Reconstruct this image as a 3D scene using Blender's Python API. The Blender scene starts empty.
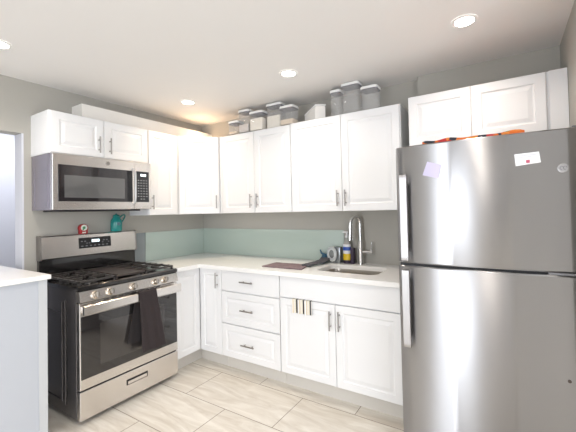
import bpy, bmesh, math, random
from mathutils import Vector, Matrix
random.seed(7)
scene = bpy.context.scene
COL = scene.collection

# ------------------------------------------------------------------ camera
cam_d = bpy.data.cameras.new('camera')
cam = bpy.data.objects.new('camera', cam_d); COL.objects.link(cam)
yaw, pitch, roll = 0.5511, 0.0209, -0.0225
F = Vector((-math.sin(yaw)*math.cos(pitch), math.cos(yaw)*math.cos(pitch), math.sin(pitch)))
R = Vector((math.cos(yaw), math.sin(yaw), 0)); UP = R.cross(F)
R2 = R*math.cos(roll)+UP*math.sin(roll); U2 = -R*math.sin(roll)+UP*math.cos(roll)
cam.matrix_world = Matrix(((R2.x,U2.x,-F.x,3.0272),(R2.y,U2.y,-F.y,-2.7495),(R2.z,U2.z,-F.z,1.3771),(0,0,0,1)))
cam_d.sensor_width = 36; cam_d.lens = 335.3572/576*36
cam_d.shift_x = (288-300.4)/576; cam_d.shift_y = (203.07-216)/576
cam_d.clip_start = 0.02
scene.camera = cam

# ------------------------------------------------------------------ light & exposure
scene.view_settings.view_transform = 'Standard'
scene.view_settings.look = 'None'
scene.view_settings.gamma = 1
scene.view_settings.use_curve_mapping = False
scene.view_settings.exposure = 0.12
world = bpy.data.worlds.new('sky'); scene.world = world; world.use_nodes = True
bg = world.node_tree.nodes['Background']
bg.inputs[0].default_value = (0.80, 0.88, 1.0, 1); bg.inputs[1].default_value = 2.2
CAN_POWER = 3.4
WARM = (1.0, 0.62, 0.33); NEUT = (1.0, 0.90, 0.80)
cans = [(0.579,-0.686,(1,0.76,0.52),1.0), (1.69,-0.70,NEUT,1), (2.861,-0.735,NEUT,1), (0.535,-2.015,NEUT,1),
        (1.69,-2.015,NEUT,1), (2.861,-2.015,NEUT,1), (0.565,-3.35,NEUT,1), (1.69,-3.35,NEUT,1), (2.861,-3.35,NEUT,1), (4.0,-2.0,NEUT,1), (4.0,-3.35,NEUT,1),
        (1.69,-4.7,NEUT,1), (2.861,-4.7,NEUT,1)]
ZC = 2.386

def area(name, loc, rot, sx, sy, power, color):
    l = bpy.data.lights.new(name, 'AREA'); l.shape = 'RECTANGLE'; l.size = sx; l.size_y = sy
    l.energy = power; l.color = color
    o = bpy.data.objects.new(name, l); COL.objects.link(o); o.location = loc; o.rotation_euler = rot
    return o
wl = bpy.data.lights.new('warm_corner_glow','POINT'); wl.energy = 1.5; wl.color = (1.0,0.68,0.42); wl.shadow_soft_size = 0.05  # added light without a fixture, for the warm glow in the corner
wo = bpy.data.objects.new('warm_corner_glow', wl); COL.objects.link(wo); wo.location = (0.24,-0.24,2.18)
# daylight outside the rear window, then two added fill lights
area('daylight_rear_window', (1.92,-5.70,1.2), (math.radians(90),0,0), 1.0, 2.1, 62, (0.90,0.94,1.0))
area('added_side_fill', (4.98,-3.2,1.3), (0,math.radians(90),0), 1.7, 2.4, 46, (0.93,0.95,1.0))  # added light behind an unseen side opening, flattens the room lighting
area('added_next_room_fill', (-0.7,-1.45,2.3), (0,0,0), 0.8, 0.7, 12, (0.90,0.92,1.0))  # added lamp below the next room's ceiling, brightens its wall

# ------------------------------------------------------------------ materials
MATS = {}
def mat(name, col, rough=0.5, metal=0.0, noise=0.0, nscale=8, **kw):
    if name in MATS: return MATS[name]
    m = bpy.data.materials.new(name); m.use_nodes = True; MATS[name] = m
    nt = m.node_tree; b = nt.nodes['Principled BSDF']
    b.inputs['Base Color'].default_value = (*col, 1); b.inputs['Roughness'].default_value = rough
    b.inputs['Metallic'].default_value = metal
    for k, v in kw.items():
        k = k.replace('_', ' ')
        b.inputs[k].default_value = v
    tc = nt.nodes.new('ShaderNodeTexCoord'); nz = nt.nodes.new('ShaderNodeTexNoise')
    nz.inputs['Scale'].default_value = nscale; nz.inputs['Detail'].default_value = 4
    nt.links.new(tc.outputs['Object'], nz.inputs['Vector'])
    if noise:
        mx = nt.nodes.new('ShaderNodeMix'); mx.data_type = 'RGBA'
        mx.inputs[6].default_value = (*[c*(1-noise) for c in col], 1)
        mx.inputs[7].default_value = (*[min(1, c*(1+noise)) for c in col], 1)
        nt.links.new(nz.outputs[0], mx.inputs[0]); nt.links.new(mx.outputs[2], b.inputs['Base Color'])
    else:
        mr = nt.nodes.new('ShaderNodeMapRange'); mr.inputs[3].default_value = max(0, rough*0.9); mr.inputs[4].default_value = min(1, rough*1.1+0.002)
        nt.links.new(nz.outputs[0], mr.inputs[0]); nt.links.new(mr.outputs[0], b.inputs['Roughness'])
    return m
def emis(name, col, strength):
    m = mat(name, col, 0.5); b = m.node_tree.nodes['Principled BSDF']
    b.inputs['Emission Color'].default_value = (*col, 1); b.inputs['Emission Strength'].default_value = strength
    return m

def brushed(name, col, rough, axis='X', aniso=0.8, metal=1.0, streak=0.012, tangent='Z'):
    """stainless steel, grain running along one axis"""
    m = mat(name, col, rough, metal); nt = m.node_tree; b = nt.nodes['Principled BSDF']
    for l in list(b.inputs['Roughness'].links): nt.links.remove(l)
    tg = nt.nodes.new('ShaderNodeTangent'); tg.direction_type = 'RADIAL'; tg.axis = tangent
    nt.links.new(tg.outputs[0], b.inputs['Tangent'])
    b.inputs['Anisotropic'].default_value = aniso; b.inputs['Anisotropic Rotation'].default_value = 0.25
    tc = nt.nodes.new('ShaderNodeTexCoord'); mp = nt.nodes.new('ShaderNodeMapping')
    sc = {'X': (0.6,60,60), 'Y': (60,0.6,60), 'Z': (60,60,0.6)}[axis]
    mp.inputs['Scale'].default_value = sc
    nz = nt.nodes.new('ShaderNodeTexNoise'); nz.inputs['Scale'].default_value = 1; nz.inputs['Detail'].default_value = 3
    nt.links.new(tc.outputs['Object'], mp.inputs[0]); nt.links.new(mp.outputs[0], nz.inputs['Vector'])
    mx = nt.nodes.new('ShaderNodeMix'); mx.data_type = 'RGBA'
    mx.inputs[6].default_value = (*[c*(1-streak) for c in col], 1); mx.inputs[7].default_value = (*[min(1,c*(1+streak)) for c in col], 1)
    nt.links.new(nz.outputs[0], mx.inputs[0]); nt.links.new(mx.outputs[2], b.inputs['Base Color'])
    return m

M_wall = mat('paint_greige', (0.42,0.405,0.365), 0.75, noise=0.03, nscale=3)
M_wallw = mat('paint_pale_beige', (0.62,0.60,0.56), 0.8, noise=0.02)
M_wall2 = mat('paint_lilac_white', (0.64,0.65,0.70), 0.6, noise=0.02)
M_ceil = mat('paint_ceiling', (0.80,0.785,0.765), 0.8, noise=0.015, nscale=2)
M_white = mat('cabinet_white', (0.81,0.815,0.82), 0.32, noise=0.01, nscale=5)
M_toe = mat('toe_kick_reflected_cream', (0.66,0.63,0.58), 0.45, noise=0.03)  # cream reflection put into the toe kick colour
M_cream = mat('boxing_cream_white', (0.86,0.84,0.80), 0.55, noise=0.02)
M_quartz = mat('quartz_white', (0.88,0.875,0.86), 0.18, noise=0.015, nscale=40)
M_glassgreen = mat('back_painted_glass', (0.455,0.54,0.485), 0.08, noise=0.02, nscale=2, Coat_Weight=0.5)
M_steelX = brushed('stainless_grain_x', (0.60,0.60,0.61), 0.30, 'X', 0.85, tangent='Z')
M_steelF = brushed('stainless_fridge', (0.37,0.368,0.375), 0.33, 'X', 1.0, tangent='Z', streak=0.0)
M_steelY = brushed('stainless_grain_y', (0.76,0.73,0.70), 0.27, 'Y', 0.7, tangent='Z')
M_handle = mat('fridge_handle_steel', (0.42,0.41,0.41), 0.38, 1.0)
M_nickel = mat('brushed_nickel', (0.36,0.345,0.33), 0.36, 1.0)
M_chrome = mat('polished_chrome', (0.78,0.77,0.76), 0.08, 1.0)
M_basin = mat('basin_steel', (0.50,0.46,0.41), 0.28, 1.0)
M_black = mat('black_plastic', (0.012,0.012,0.014), 0.35)
M_enamel = mat('black_enamel', (0.012,0.011,0.011), 0.14, Coat_Weight=0.6)
M_iron = mat('cast_iron', (0.05,0.045,0.042), 0.30, noise=0.2, nscale=60)
M_griddle = mat('griddle_iron', (0.05,0.04,0.036), 0.4, noise=0.15, nscale=20)
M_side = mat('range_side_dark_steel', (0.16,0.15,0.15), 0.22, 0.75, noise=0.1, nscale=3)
M_ovenglass = mat('oven_glass', (0.022,0.020,0.020), 0.05, noise=0.05, Coat_Weight=0.6, Specular_IOR_Level=0.5)
M_mwglass = mat('microwave_glass', (0.016,0.013,0.015), 0.07, Coat_Weight=0.6)
M_mesh = mat('microwave_screen_mesh', (0.11,0.11,0.11), 0.15, noise=0.08, nscale=300, Coat_Weight=0.8)
M_key = mat('key_print_grey', (0.30,0.31,0.32), 0.5)
M_lcd = emis('lcd_glow', (0.8,0.95,1.0), 1.6)
M_darkgrey = mat('fridge_side_grey', (0.20,0.20,0.21), 0.4, 0.3)
M_gasket = mat('gasket_black', (0.01,0.01,0.012), 0.5)
M_can = emis('lamp_diffuser', (1.0,0.97,0.92), 14)
M_trimw = mat('light_trim_white', (0.85,0.84,0.82), 0.5)
M_towel = mat('towel_charcoal_brown', (0.030,0.022,0.023), 0.95, noise=0.35, nscale=220)
M_towel2 = mat('towel_dark_back', (0.018,0.015,0.016), 0.95, noise=0.3, nscale=220)  # darker copy of the towel colour for its back fall
M_knob = mat('knob_bronze_steel', (0.62,0.56,0.48), 0.25, 1.0)
M_clear = mat('clear_acrylic', (0.95,0.95,0.95), 0.05, Alpha=0.09)
M_lid = mat('lid_white', (0.85,0.85,0.84), 0.4)
M_seal = mat('seal_grey', (0.22,0.22,0.24), 0.5)
M_flour = mat('flour', (0.80,0.75,0.66), 0.9, noise=0.05, nscale=60)
M_oats = mat('oats', (0.66,0.55,0.42), 0.9, noise=0.2, nscale=150)
M_spag = mat('pasta', (0.55,0.50,0.46), 0.8, noise=0.25, nscale=120)
M_teal = mat('teal_glaze', (0.015,0.27,0.25), 0.25, noise=0.15, nscale=12, Coat_Weight=0.4)
M_red = mat('red_plastic', (0.42,0.02,0.025), 0.35)
M_face = mat('timer_face_white', (0.75,0.78,0.70), 0.4)
M_green = mat('green_print', (0.05,0.30,0.12), 0.5)
M_note = mat('lavender_paper', (0.62,0.58,0.76), 0.8, noise=0.02)
M_card = mat('white_card', (0.86,0.86,0.88), 0.6)
M_pink = mat('pink_ink', (0.50,0.10,0.16), 0.6)
M_ink = mat('faint_grey_ink', (0.6,0.6,0.66), 0.7)
M_soap = mat('soap_yellow', (0.80,0.55,0.03), 0.25)
M_soapw = mat('bottle_white', (0.78,0.78,0.80), 0.3)
M_blue = mat('label_blue', (0.03,0.10,0.45), 0.4)
M_plum = mat('caddy_dark_plum', (0.035,0.02,0.045), 0.4)
M_brushblue = mat('brush_blue', (0.02,0.09,0.16), 0.4, noise=0.2, nscale=60)
M_jar = mat('jar_grey', (0.30,0.32,0.33), 0.25, 0.5)
M_jarface = mat('jar_face', (0.60,0.62,0.62), 0.3)

def stripes(name, axis, cols, scale):
    m = mat(name, (0.5,0.5,0.5), 0.9); nt = m.node_tree; b = nt.nodes['Principled BSDF']
    tc = nt.nodes.new('ShaderNodeTexCoord'); sp = nt.nodes.new('ShaderNodeSeparateXYZ')
    mu = nt.nodes.new('ShaderNodeMath'); mu.operation = 'MULTIPLY'; mu.inputs[1].default_value = scale
    fr = nt.nodes.new('ShaderNodeMath'); fr.operation = 'FRACT'
    rp = nt.nodes.new('ShaderNodeValToRGB'); rp.color_ramp.interpolation = 'CONSTANT'
    while len(rp.color_ramp.elements) < len(cols): rp.color_ramp.elements.new(0.5)
    for e, (p, c) in zip(rp.color_ramp.elements, cols): e.position = p; e.color = (*c, 1)
    nt.links.new(tc.outputs['Object'], sp.inputs[0]); nt.links.new(sp.outputs[axis], mu.inputs[0])
    nt.links.new(mu.outputs[0], fr.inputs[0]); nt.links.new(fr.outputs[0], rp.inputs[0]); nt.links.new(rp.outputs[0], b.inputs['Base Color'])
    return m
M_stripe = stripes('striped_cotton', 0, [(0,(0.80,0.75,0.62)),(0.20,(0.045,0.04,0.045)),(0.42,(0.84,0.82,0.78)),(0.70,(0.62,0.50,0.32)),(0.80,(0.84,0.82,0.78))], 17)

def patch_mat():
    m = mat('printed_cloth', (0.5,0.2,0.1), 0.9); nt = m.node_tree; b = nt.nodes['Principled BSDF']
    tc = nt.nodes.new('ShaderNodeTexCoord'); v = nt.nodes.new('ShaderNodeTexVoronoi'); v.inputs['Scale'].default_value = 28
    rp = nt.nodes.new('ShaderNodeValToRGB'); rp.color_ramp.interpolation = 'CONSTANT'
    cs = [(0,(0.10,0.22,0.10)),(0.22,(0.70,0.16,0.03)),(0.52,(0.50,0.04,0.04)),(0.62,(0.04,0.04,0.05)),(0.70,(0.72,0.24,0.05)),(0.88,(0.75,0.62,0.5))]
    while len(rp.color_ramp.elements) < len(cs): rp.color_ramp.elements.new(0.5)
    for e, (p, c) in zip(rp.color_ramp.elements, cs): e.position = p; e.color = (*c, 1)
    nt.links.new(tc.outputs['Object'], v.inputs['Vector']); nt.links.new(v.outputs['Color'], rp.inputs[0]); nt.links.new(rp.outputs[0], b.inputs['Base Color'])
    return m
M_patch = patch_mat()

def mat_tiles():
    m = mat('porcelain_tile', (0.6,0.57,0.5), 0.22); nt = m.node_tree; b = nt.nodes['Principled BSDF']; L = nt.links
    tc = nt.nodes.new('ShaderNodeTexCoord'); mp = nt.nodes.new('ShaderNodeMapping')
    mp.inputs['Location'].default_value = (-0.905+0.405+1.75, 1.022-2.74, 0)
    L.new(tc.outputs['Object'], mp.inputs[0])
    br = nt.nodes.new('ShaderNodeTexBrick'); br.offset = 0.5; br.inputs['Scale'].default_value = 1
    br.inputs['Brick Width'].default_value = 0.81; br.inputs['Row Height'].default_value = 0.381
    br.inputs['Mortar Size'].default_value = 0.0028; br.inputs['Mortar Smooth'].default_value = 0.1; br.inputs['Bias'].default_value = 0
    br.inputs['Color1'].default_value = (0.0,0,0,1); br.inputs['Color2'].default_value = (1,1,1,1)
    L.new(mp.outputs[0], br.inputs['Vector'])
    mp2 = nt.nodes.new('ShaderNodeMapping'); mp2.inputs['Scale'].default_value = (1.6,9,1); mp2.inputs['Rotation'].default_value = (0,0,0.12)
    L.new(tc.outputs['Object'], mp2.inputs[0])
    ad = nt.nodes.new('ShaderNodeVectorMath'); ad.operation = 'ADD'; L.new(mp2.outputs[0], ad.inputs[0]); L.new(br.outputs['Color'], ad.inputs[1])
    nz = nt.nodes.new('ShaderNodeTexNoise'); nz.inputs['Scale'].default_value = 1.6; nz.inputs['Detail'].default_value = 7; nz.inputs['Roughness'].default_value = 0.6; nz.inputs['Distortion'].default_value = 1.2
    L.new(ad.outputs[0], nz.inputs['Vector'])
    rp = nt.nodes.new('ShaderNodeValToRGB'); e = rp.color_ramp.elements
    e[0].position = 0.30; e[0].color = (0.55,0.50,0.43,1); e[1].position = 0.68; e[1].color = (0.74,0.71,0.645,1)
    L.new(nz.outputs[0], rp.inputs[0])
    mx = nt.nodes.new('ShaderNodeMix'); mx.data_type = 'RGBA'; L.new(br.outputs['Fac'], mx.inputs[0]); L.new(rp.outputs[0], mx.inputs[6]); mx.inputs[7].default_value = (0.27,0.235,0.20,1)
    L.new(mx.outputs[2], b.inputs['Base Color'])
    return m
M_tile = mat_tiles()

# ------------------------------------------------------------------ mesh helpers
def V(*a): return Vector(a)
class Fr:
    """local frame: a along the wall, c out of the wall, b up"""
    def __init__(s, o, u, n): s.o = V(*o); s.u = V(*u).normalized(); s.n = V(*n).normalized()
    def __call__(s, a, c, b): return s.o + s.u*a + s.n*c + V(0,0,b)
WORLD = Fr((0,0,0),(1,0,0),(0,1,0))
LEFT = Fr((0,0,0),(0,1,0),(1,0,0))      # a = y, c = x
BACK = Fr((0,0,0),(1,0,0),(0,-1,0))     # a = x, c = -y

def nbm(): return bmesh.new()
def fix(bm):
    bmesh.ops.recalc_face_normals(bm, faces=bm.faces[:])
def box(bm, a0,a1,c0,c1,b0,b1, fr=WORLD, bev=0.0):
    t = bmesh.new()
    vs = [t.verts.new(fr(a,c,b)) for a in (a0,a1) for c in (c0,c1) for b in (b0,b1)]
    for f in ((0,1,3,2),(4,6,7,5),(0,4,5,1),(2,3,7,6),(0,2,6,4),(1,5,7,3)): t.faces.new([vs[i] for i in f])
    bmesh.ops.recalc_face_normals(t, faces=t.faces[:])
    if bev > 0: bmesh.ops.bevel(t, geom=t.edges[:], offset=bev, segments=2, profile=0.6, affect='EDGES')
    join(bm, t)
def join(bm, t):
    me = bpy.data.meshes.new('tmp'); t.to_mesh(me); t.free(); bm.from_mesh(me); bpy.data.meshes.remove(me)
def cyl(bm, p0, p1, r, r2=None, seg=20, cap=True):
    p0, p1 = Vector(p0), Vector(p1); r2 = r if r2 is None else r2
    d = (p1-p0).normalized(); x = d.orthogonal().normalized(); y = d.cross(x)
    A = [bm.verts.new(p0+(x*math.cos(t)+y*math.sin(t))*r) for t in [2*math.pi*i/seg for i in range(seg)]]
    B = [bm.verts.new(p1+(x*math.cos(t)+y*math.sin(t))*r2) for t in [2*math.pi*i/seg for i in range(seg)]]
    for i in range(seg): bm.faces.new([A[i],A[(i+1)%seg],B[(i+1)%seg],B[i]])
    if cap: bm.faces.new(A[::-1]); bm.faces.new(B)
def lathe(bm, c, prof, seg=28, axis=(0,0,1), cap=True):
    c = Vector(c); d = Vector(axis).normalized(); x = d.orthogonal().normalized(); y = d.cross(x); rings = []
    for r, h in prof:
        rings.append([bm.verts.new(c+d*h+(x*math.cos(t)+y*math.sin(t))*max(r,1e-4)) for t in [2*math.pi*i/seg for i in range(seg)]])
    for A, B in zip(rings, rings[1:]):
        for i in range(seg): bm.faces.new([A[i],A[(i+1)%seg],B[(i+1)%seg],B[i]])
    if cap: bm.faces.new(rings[0][::-1]); bm.faces.new(rings[-1])
def tube(bm, pts, r, seg=12, radii=None):
    pts = [Vector(p) for p in pts]; rings = []; prev = None
    for i, p in enumerate(pts):
        d = (pts[min(i+1,len(pts)-1)]-pts[max(i-1,0)]).normalized()
        x = (prev - d*prev.dot(d)).normalized() if prev is not None else d.orthogonal().normalized()
        prev = x; y = d.cross(x); rr = radii[i] if radii else r
        rings.append([bm.verts.new(p+(x*math.cos(t)+y*math.sin(t))*rr) for t in [2*math.pi*k/seg for k in range(seg)]])
    for A, B in zip(rings, rings[1:]):
        for i in range(seg): bm.faces.new([A[i],A[(i+1)%seg],B[(i+1)%seg],B[i]])
    bm.faces.new(rings[0][::-1]); bm.faces.new(rings[-1])
def prism(bm, prof, a0, a1, fr):
    """prof: list of (c,b) in the frame, swept along a"""
    A = [bm.verts.new(fr(a0,c,b)) for c, b in prof]; B = [bm.verts.new(fr(a1,c,b)) for c, b in prof]
    n = len(prof)
    for i in range(n): bm.faces.new([A[i],A[(i+1)%n],B[(i+1)%n],B[i]])
    bm.faces.new(A[::-1]); bm.faces.new(B)
def rrect(x0,x1,y0,y1,r,n=6):
    out = []
    for cx,cy,s in ((x1-r,y1-r,0),(x0+r,y1-r,1),(x0+r,y0+r,2),(x1-r,y0+r,3)):
        for k in range(n+1):
            t = (s + k/n)*math.pi/2; out.append((cx+r*math.cos(t), cy+r*math.sin(t)))
    return out
def loft(bm, loops, cap0=True, cap1=True):
    rs = [[bm.verts.new(p) for p in l] for l in loops]
    for A, B in zip(rs, rs[1:]):
        n = len(A)
        for i in range(n): bm.faces.new([A[i],A[(i+1)%n],B[(i+1)%n],B[i]])
    if cap0: bm.faces.new(rs[0][::-1])
    if cap1: bm.faces.new(rs[-1])

def obj(name, bm, material, parent=None, smooth=False, label=None):
    fix(bm); me = bpy.data.meshes.new(name)
    if parent is None:
        xs = [v.co for v in bm.verts]
        c = V((min(v.x for v in xs)+max(v.x for v in xs))/2, (min(v.y for v in xs)+max(v.y for v in xs))/2, min(v.z for v in xs))
    else:
        c = wloc(parent)
    off = c
    bmesh.ops.translate(bm, verts=bm.verts[:], vec=-off)
    bm.to_mesh(me); bm.free()
    me.materials.append(material)
    if smooth:
        for p in me.polygons: p.use_smooth = True
        try: me.set_sharp_from_angle(angle=math.radians(40))
        except Exception: pass
    o = bpy.data.objects.new(name, me); COL.objects.link(o)
    if parent is None: o.location = c
    else: o.parent = parent
    if label: o['label'] = label
    return o
def wloc(o):
    v = Vector((0,0,0))
    while o is not None: v += Vector(o.location); o = o.parent
    return v
def tag(o, label, cat, group=None, kind=None):
    o['label'] = label; o['category'] = cat
    if group: o['group'] = group
    if kind: o['kind'] = kind
    return o
def thing(name, loc, label, cat, group=None):
    o = bpy.data.objects.new(name, None); COL.objects.link(o); o.location = loc
    o.empty_display_size = 0.1
    return tag(o, label, cat, group)
def struct(name, bm, m, label=None, smooth=False):
    o = obj(name, bm, m, smooth=smooth); o['kind'] = 'structure'
    o['label'] = label or name.replace('_', ' '); o['category'] = name.split('_')[0]
    return o

# ------------------------------------------------------------------ the room
XR = 3.345            # right wall of the kitchen alcove
bm = nbm(); box(bm, -1.4,4.9,-5.6,0.12,-0.06,0); struct('floor', bm, M_tile, 'cream veined porcelain tile floor')
bm = nbm(); box(bm, -1.4,4.9,-5.6,0.12,ZC,ZC+0.08)
struct('ceiling', bm, M_ceil, 'off white flat ceiling')
bm = nbm(); box(bm, -0.12,2.47,0.0,0.12,0,ZC); box(bm, 2.47,4.9,-0.075,0.12,0,ZC)
struct('wall_back', bm, M_wall, 'grey painted wall behind the sink and refrigerator')
bm = nbm(); box(bm, -0.12,0,-1.712,0.0,0,ZC); box(bm, -0.12,0,-3.9,-1.712,1.99,ZC); box(bm, -0.12,0,-5.5,-3.9,0,ZC)
struct('wall_left', bm, M_wall, 'grey painted wall behind the gas range')
# painted lining of the opening
bm = nbm(); box(bm, -0.125,-0.001,-1.724,-1.7115,0,1.99)
struct('trim_1', bm, M_wall2, 'pale painted lining of the wall opening at the left')
bm = nbm(); box(bm, XR,XR+0.12,-1.05,-0.075,0,ZC); box(bm, XR+0.12,4.9,-1.05,-0.93,0,ZC)
struct('wall_right', bm, M_wall, 'grey painted wall beside the refrigerator')
bm = nbm(); box(bm, 4.8,4.92,-5.5,-4.4,0,ZC); box(bm, 4.8,4.92,-2.0,-1.05,0,ZC); box(bm, 4.8,4.92,-4.4,-2.0,0,0.45); box(bm, 4.8,4.92,-4.4,-2.0,2.15,ZC); struct('wall_far_right', bm, M_wallw)
bm = nbm(); box(bm, 4.82,4.88,-4.4,-4.34,0.45,2.15); box(bm, 4.82,4.88,-2.06,-2.0,0.45,2.15); box(bm, 4.82,4.88,-3.23,-3.17,0.45,2.15); struct('window_added', bm, M_white, 'added unseen white window frame at the right, letting in fill light')  # unseen window added to bring in more diffuse light
WX0,WX1,WZ0,WZ1 = 1.40,2.42,0.08,2.25
bm = nbm(); box(bm, -0.12,WX0,-5.6,-5.5,0,ZC); box(bm, WX1,4.9,-5.6,-5.5,0,ZC); box(bm, WX0,WX1,-5.6,-5.5,0,WZ0); box(bm, WX0,WX1,-5.6,-5.5,WZ1,ZC)
struct('wall_rear', bm, M_wallw, 'grey wall behind the viewer')
bm = nbm()
for a0,a1,b0,b1 in ((WX0,WX0+.04,WZ0,WZ1),(WX1-.04,WX1,WZ0,WZ1),(WX0+.04,WX1-.04,WZ0,WZ0+.04),(WX0+.04,WX1-.04,WZ1-.04,WZ1)): box(bm, a0,a1,-5.58,-5.52,b0,b1)
struct('window_1', bm, M_white, 'white window frame behind the viewer')
bm = nbm(); box(bm, 2.50,3.30,-5.498,-5.46,0.005,2.2); struct('door_added', bm, mat('door_mauve_grey',(0.09,0.075,0.09),0.6,noise=0.03), 'added unseen mauve grey door that darkens the refrigerator reflection')  # unseen door added for the dark band reflected in the fridge
bm = nbm(); box(bm, -1.4,-1.3,-5.5,0.1,0,ZC); struct('wall_next_room', bm, M_wall2, 'pale lilac white wall seen through the opening')
bm = nbm(); box(bm, -1.3,-0.12,-0.9,-0.8,0,ZC); struct('wall_next_room_end', bm, M_wall2)
bm = nbm(); box(bm, -1.3,-0.12,-5.5,-5.4,0,ZC); struct('wall_next_room_rear', bm, M_wall2)

# ------------------------------------------------------------------ cabinets
def panel_door(name, fr, a0,a1,b0,b1, c, parent, frame=0.055, thick=0.019, raised=True):
    bm = nbm(); w = a1-a0; h = b1-b0; frame = min(frame, w*0.24, h*0.27)
    if raised:
        steps = [(0,0),(0,thick-0.003),(0.003,thick),(frame,thick),(frame+0.007,thick-0.0075),(frame+0.014,thick-0.0075),(frame+0.036,thick-0.0015)]
    else:
        steps = [(0,0),(0,thick-0.003),(0.003,thick)]
    loft(bm, [[fr(a0+i,c+t,b0+i),fr(a1-i,c+t,b0+i),fr(a1-i,c+t,b1-i),fr(a0+i,c+t,b1-i)] for i,t in steps])
    return obj(name, bm, M_white, parent)
def bar_handle(fr, a,b, c, parent, vertical=True, L=0.128, name='handle'):
    bm = nbm()
    if vertical:
        cyl(bm, fr(a,c+0.028,b-L/2), fr(a,c+0.028,b+L/2), 0.0055, seg=12)
        for s in (-1,1): cyl(bm, fr(a,c,b+s*L*0.3), fr(a,c+0.028,b+s*L*0.3), 0.0045, seg=10)
    else:
        cyl(bm, fr(a-L/2,c+0.028,b), fr(a+L/2,c+0.028,b), 0.0055, seg=12)
        for s in (-1,1): cyl(bm, fr(a+s*L*0.3,c,b), fr(a+s*L*0.3,c+0.028,b), 0.0045, seg=10)
    return obj(name, bm, M_nickel, parent, smooth=True)

T = 0.019; G = 0.002
def cabinet(label, fr, a0,a1, c1, b0,b1, doors, group=None, c0=0.0, name='wall_cabinet', cat='cabinet', fillers=(), body_extra=None):
    """doors: (a0,a1,b0,b1,handle a or None,handle b)"""
    t = thing(name, fr((a0+a1)/2,(c0+c1)/2,b0), label, cat, group)
    bm = nbm(); box(bm, a0,a1,c0,c1-T,b0,b1, fr)
    for f in fillers: box(bm, f[0],f[1],c1-T-0.001,c1-f[2],b0,b1, fr)
    if body_extra: body_extra(bm)
    obj('body', bm, M_white, t)
    for d in doors:
        o = panel_door('door', fr, d[0]+G,d[1]-G,d[2]+G,d[3]-G, c1-T, t)
        if d[4] is not None: bar_handle(fr, d[4], d[5], c1, o)
    return t
ZB, ZT, U = 1.361, 2.134, 0.301
# over the microwave
cabinet('short white two-door cabinet right above the microwave', LEFT, -1.668,-0.904, U+.004, 1.822,ZT-.004,
        [(-1.664,-1.292,1.826,ZT-.006,-1.335,1.925),(-1.292,-0.908,1.826,ZT-.006,-1.250,1.925)], 'wall cabinets')
cabinet('narrow white one-door wall cabinet between the microwave and the corner cabinet', LEFT, -0.902,-0.578, U, ZB,ZT,
        [(-0.900,-0.600,ZB,ZT-.004,-0.872,1.478)], 'wall cabinets')
# diagonal corner
t = thing('corner_cabinet', (0.2,-0.2,ZB), 'white diagonal one-door wall cabinet in the room corner', 'cabinet', 'wall cabinets')
bm = nbm(); e = 0.012
prof = [(0.002,-0.002),(0.002,-0.576),(U-T,-0.576),(0.578,-(U-T)),(0.578,-0.002)]
loft(bm, [[V(x,y,z) for x,y in prof] for z in (ZB,ZT)])
obj('body', bm, M_white, t)
DIAG = Fr((U-T+.004,-0.576,0),(1,1,0),(1,-1,0)); dl = math.hypot(0.578-(U-T+.004), 0.576-(U-T))
d = panel_door('door', DIAG, 0.012, dl-0.022, ZB+G, ZT-.004, 0.0, t)
bar_handle(DIAG, dl-0.05, 1.478, T, d)
cabinet('white two-door wall cabinet right of the corner, under the flour canisters', BACK, 0.580,1.431, U, ZB,ZT,
        [(0.606,1.022,ZB,ZT-.004,0.985,1.474),(1.022,1.430,ZB,ZT-.004,1.062,1.474)], 'wall cabinets', fillers=((0.580,0.604,0.004),))
cabinet('widest white two-door wall cabinet above the sink and faucet', BACK, 1.433,2.385, U, ZB,ZT+.006,
        [(1.434,1.914,ZB,ZT+.002,1.880,1.466),(1.914,2.382,ZB,ZT+.002,1.948,1.466)], 'wall cabinets')
cabinet('white two-door wall cabinet above the refrigerator', BACK, 2.455,XR-.002, 0.352, 1.80,2.152,
        [(2.458,2.852,1.80,2.150,None,0),(2.852,3.245,1.80,2.150,None,0)], 'wall cabinets', c0=0.077, fillers=((3.258,XR-.002,0.008),))
# boxing on the left wall
bm = nbm(); box(bm, 0.001,0.163,-1.3885,-0.001,2.02,2.268)
# only the part over the cabinets stands free: cabinets are notched around it
bm.free(); bm = nbm(); box(bm, 0.001,0.163,-1.3885,-0.001,ZT+.001,2.268, bev=0.002)
tag(obj('pipe_boxing', bm, M_cream), 'long cream white boxed-in duct on top of the left wall cabinets', 'boxing')

# base cabinets ----------------------------------------------------
D = 0.600; ZD = 0.868; ZK = 0.124
def toe_box(bm, fr, a0,a1, c0,c1): box(bm, a0,a1,c0,c1-0.08,0,ZK, fr)
def base_cab(label, a0,a1, fronts):
    t = thing('base_cabinet', BACK((a0+a1)/2,D/2,0), label, 'cabinet', 'base cabinets')
    bm = nbm(); (box(bm, a0,a1,0.002,D-T,ZK,ZD+.004, BACK) if a0 < 1.2 else [box(bm,*q,BACK) for q in ((a0,a0+.018,0.002,D-T,ZK,ZD+.004),(a1-.018,a1,0.002,D-T,ZK,ZD+.004),(a0+.018,a1-.018,0.002,D-T,ZK,ZK+.018),(a0+.018,a1-.018,0.002,0.014,ZK+.018,ZD+.004),(a0+.018,a1-.018,D-T-.018,D-T,ZK+.018,ZD+.004))]); obj('body', bm, M_white, t)
    bm = nbm(); box(bm, a0,a1,0.01,D-0.075,0,ZK-.001, BACK); obj('toe_kick', bm, M_toe, t)
    for kind,x0,x1,z0,z1,hs in fronts:
        o = panel_door('drawer' if kind in ('drawer','drawer_flat') else ('door' if kind=='door' else 'false_front'), BACK, x0+G,x1-G,z0+G,z1-G, D-T, t, frame=0.05, raised=(kind in('drawer','door')))
        for (a,b,v) in hs: bar_handle(BACK, a,b, D, o, vertical=v, L=0.135)
    return t
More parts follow.
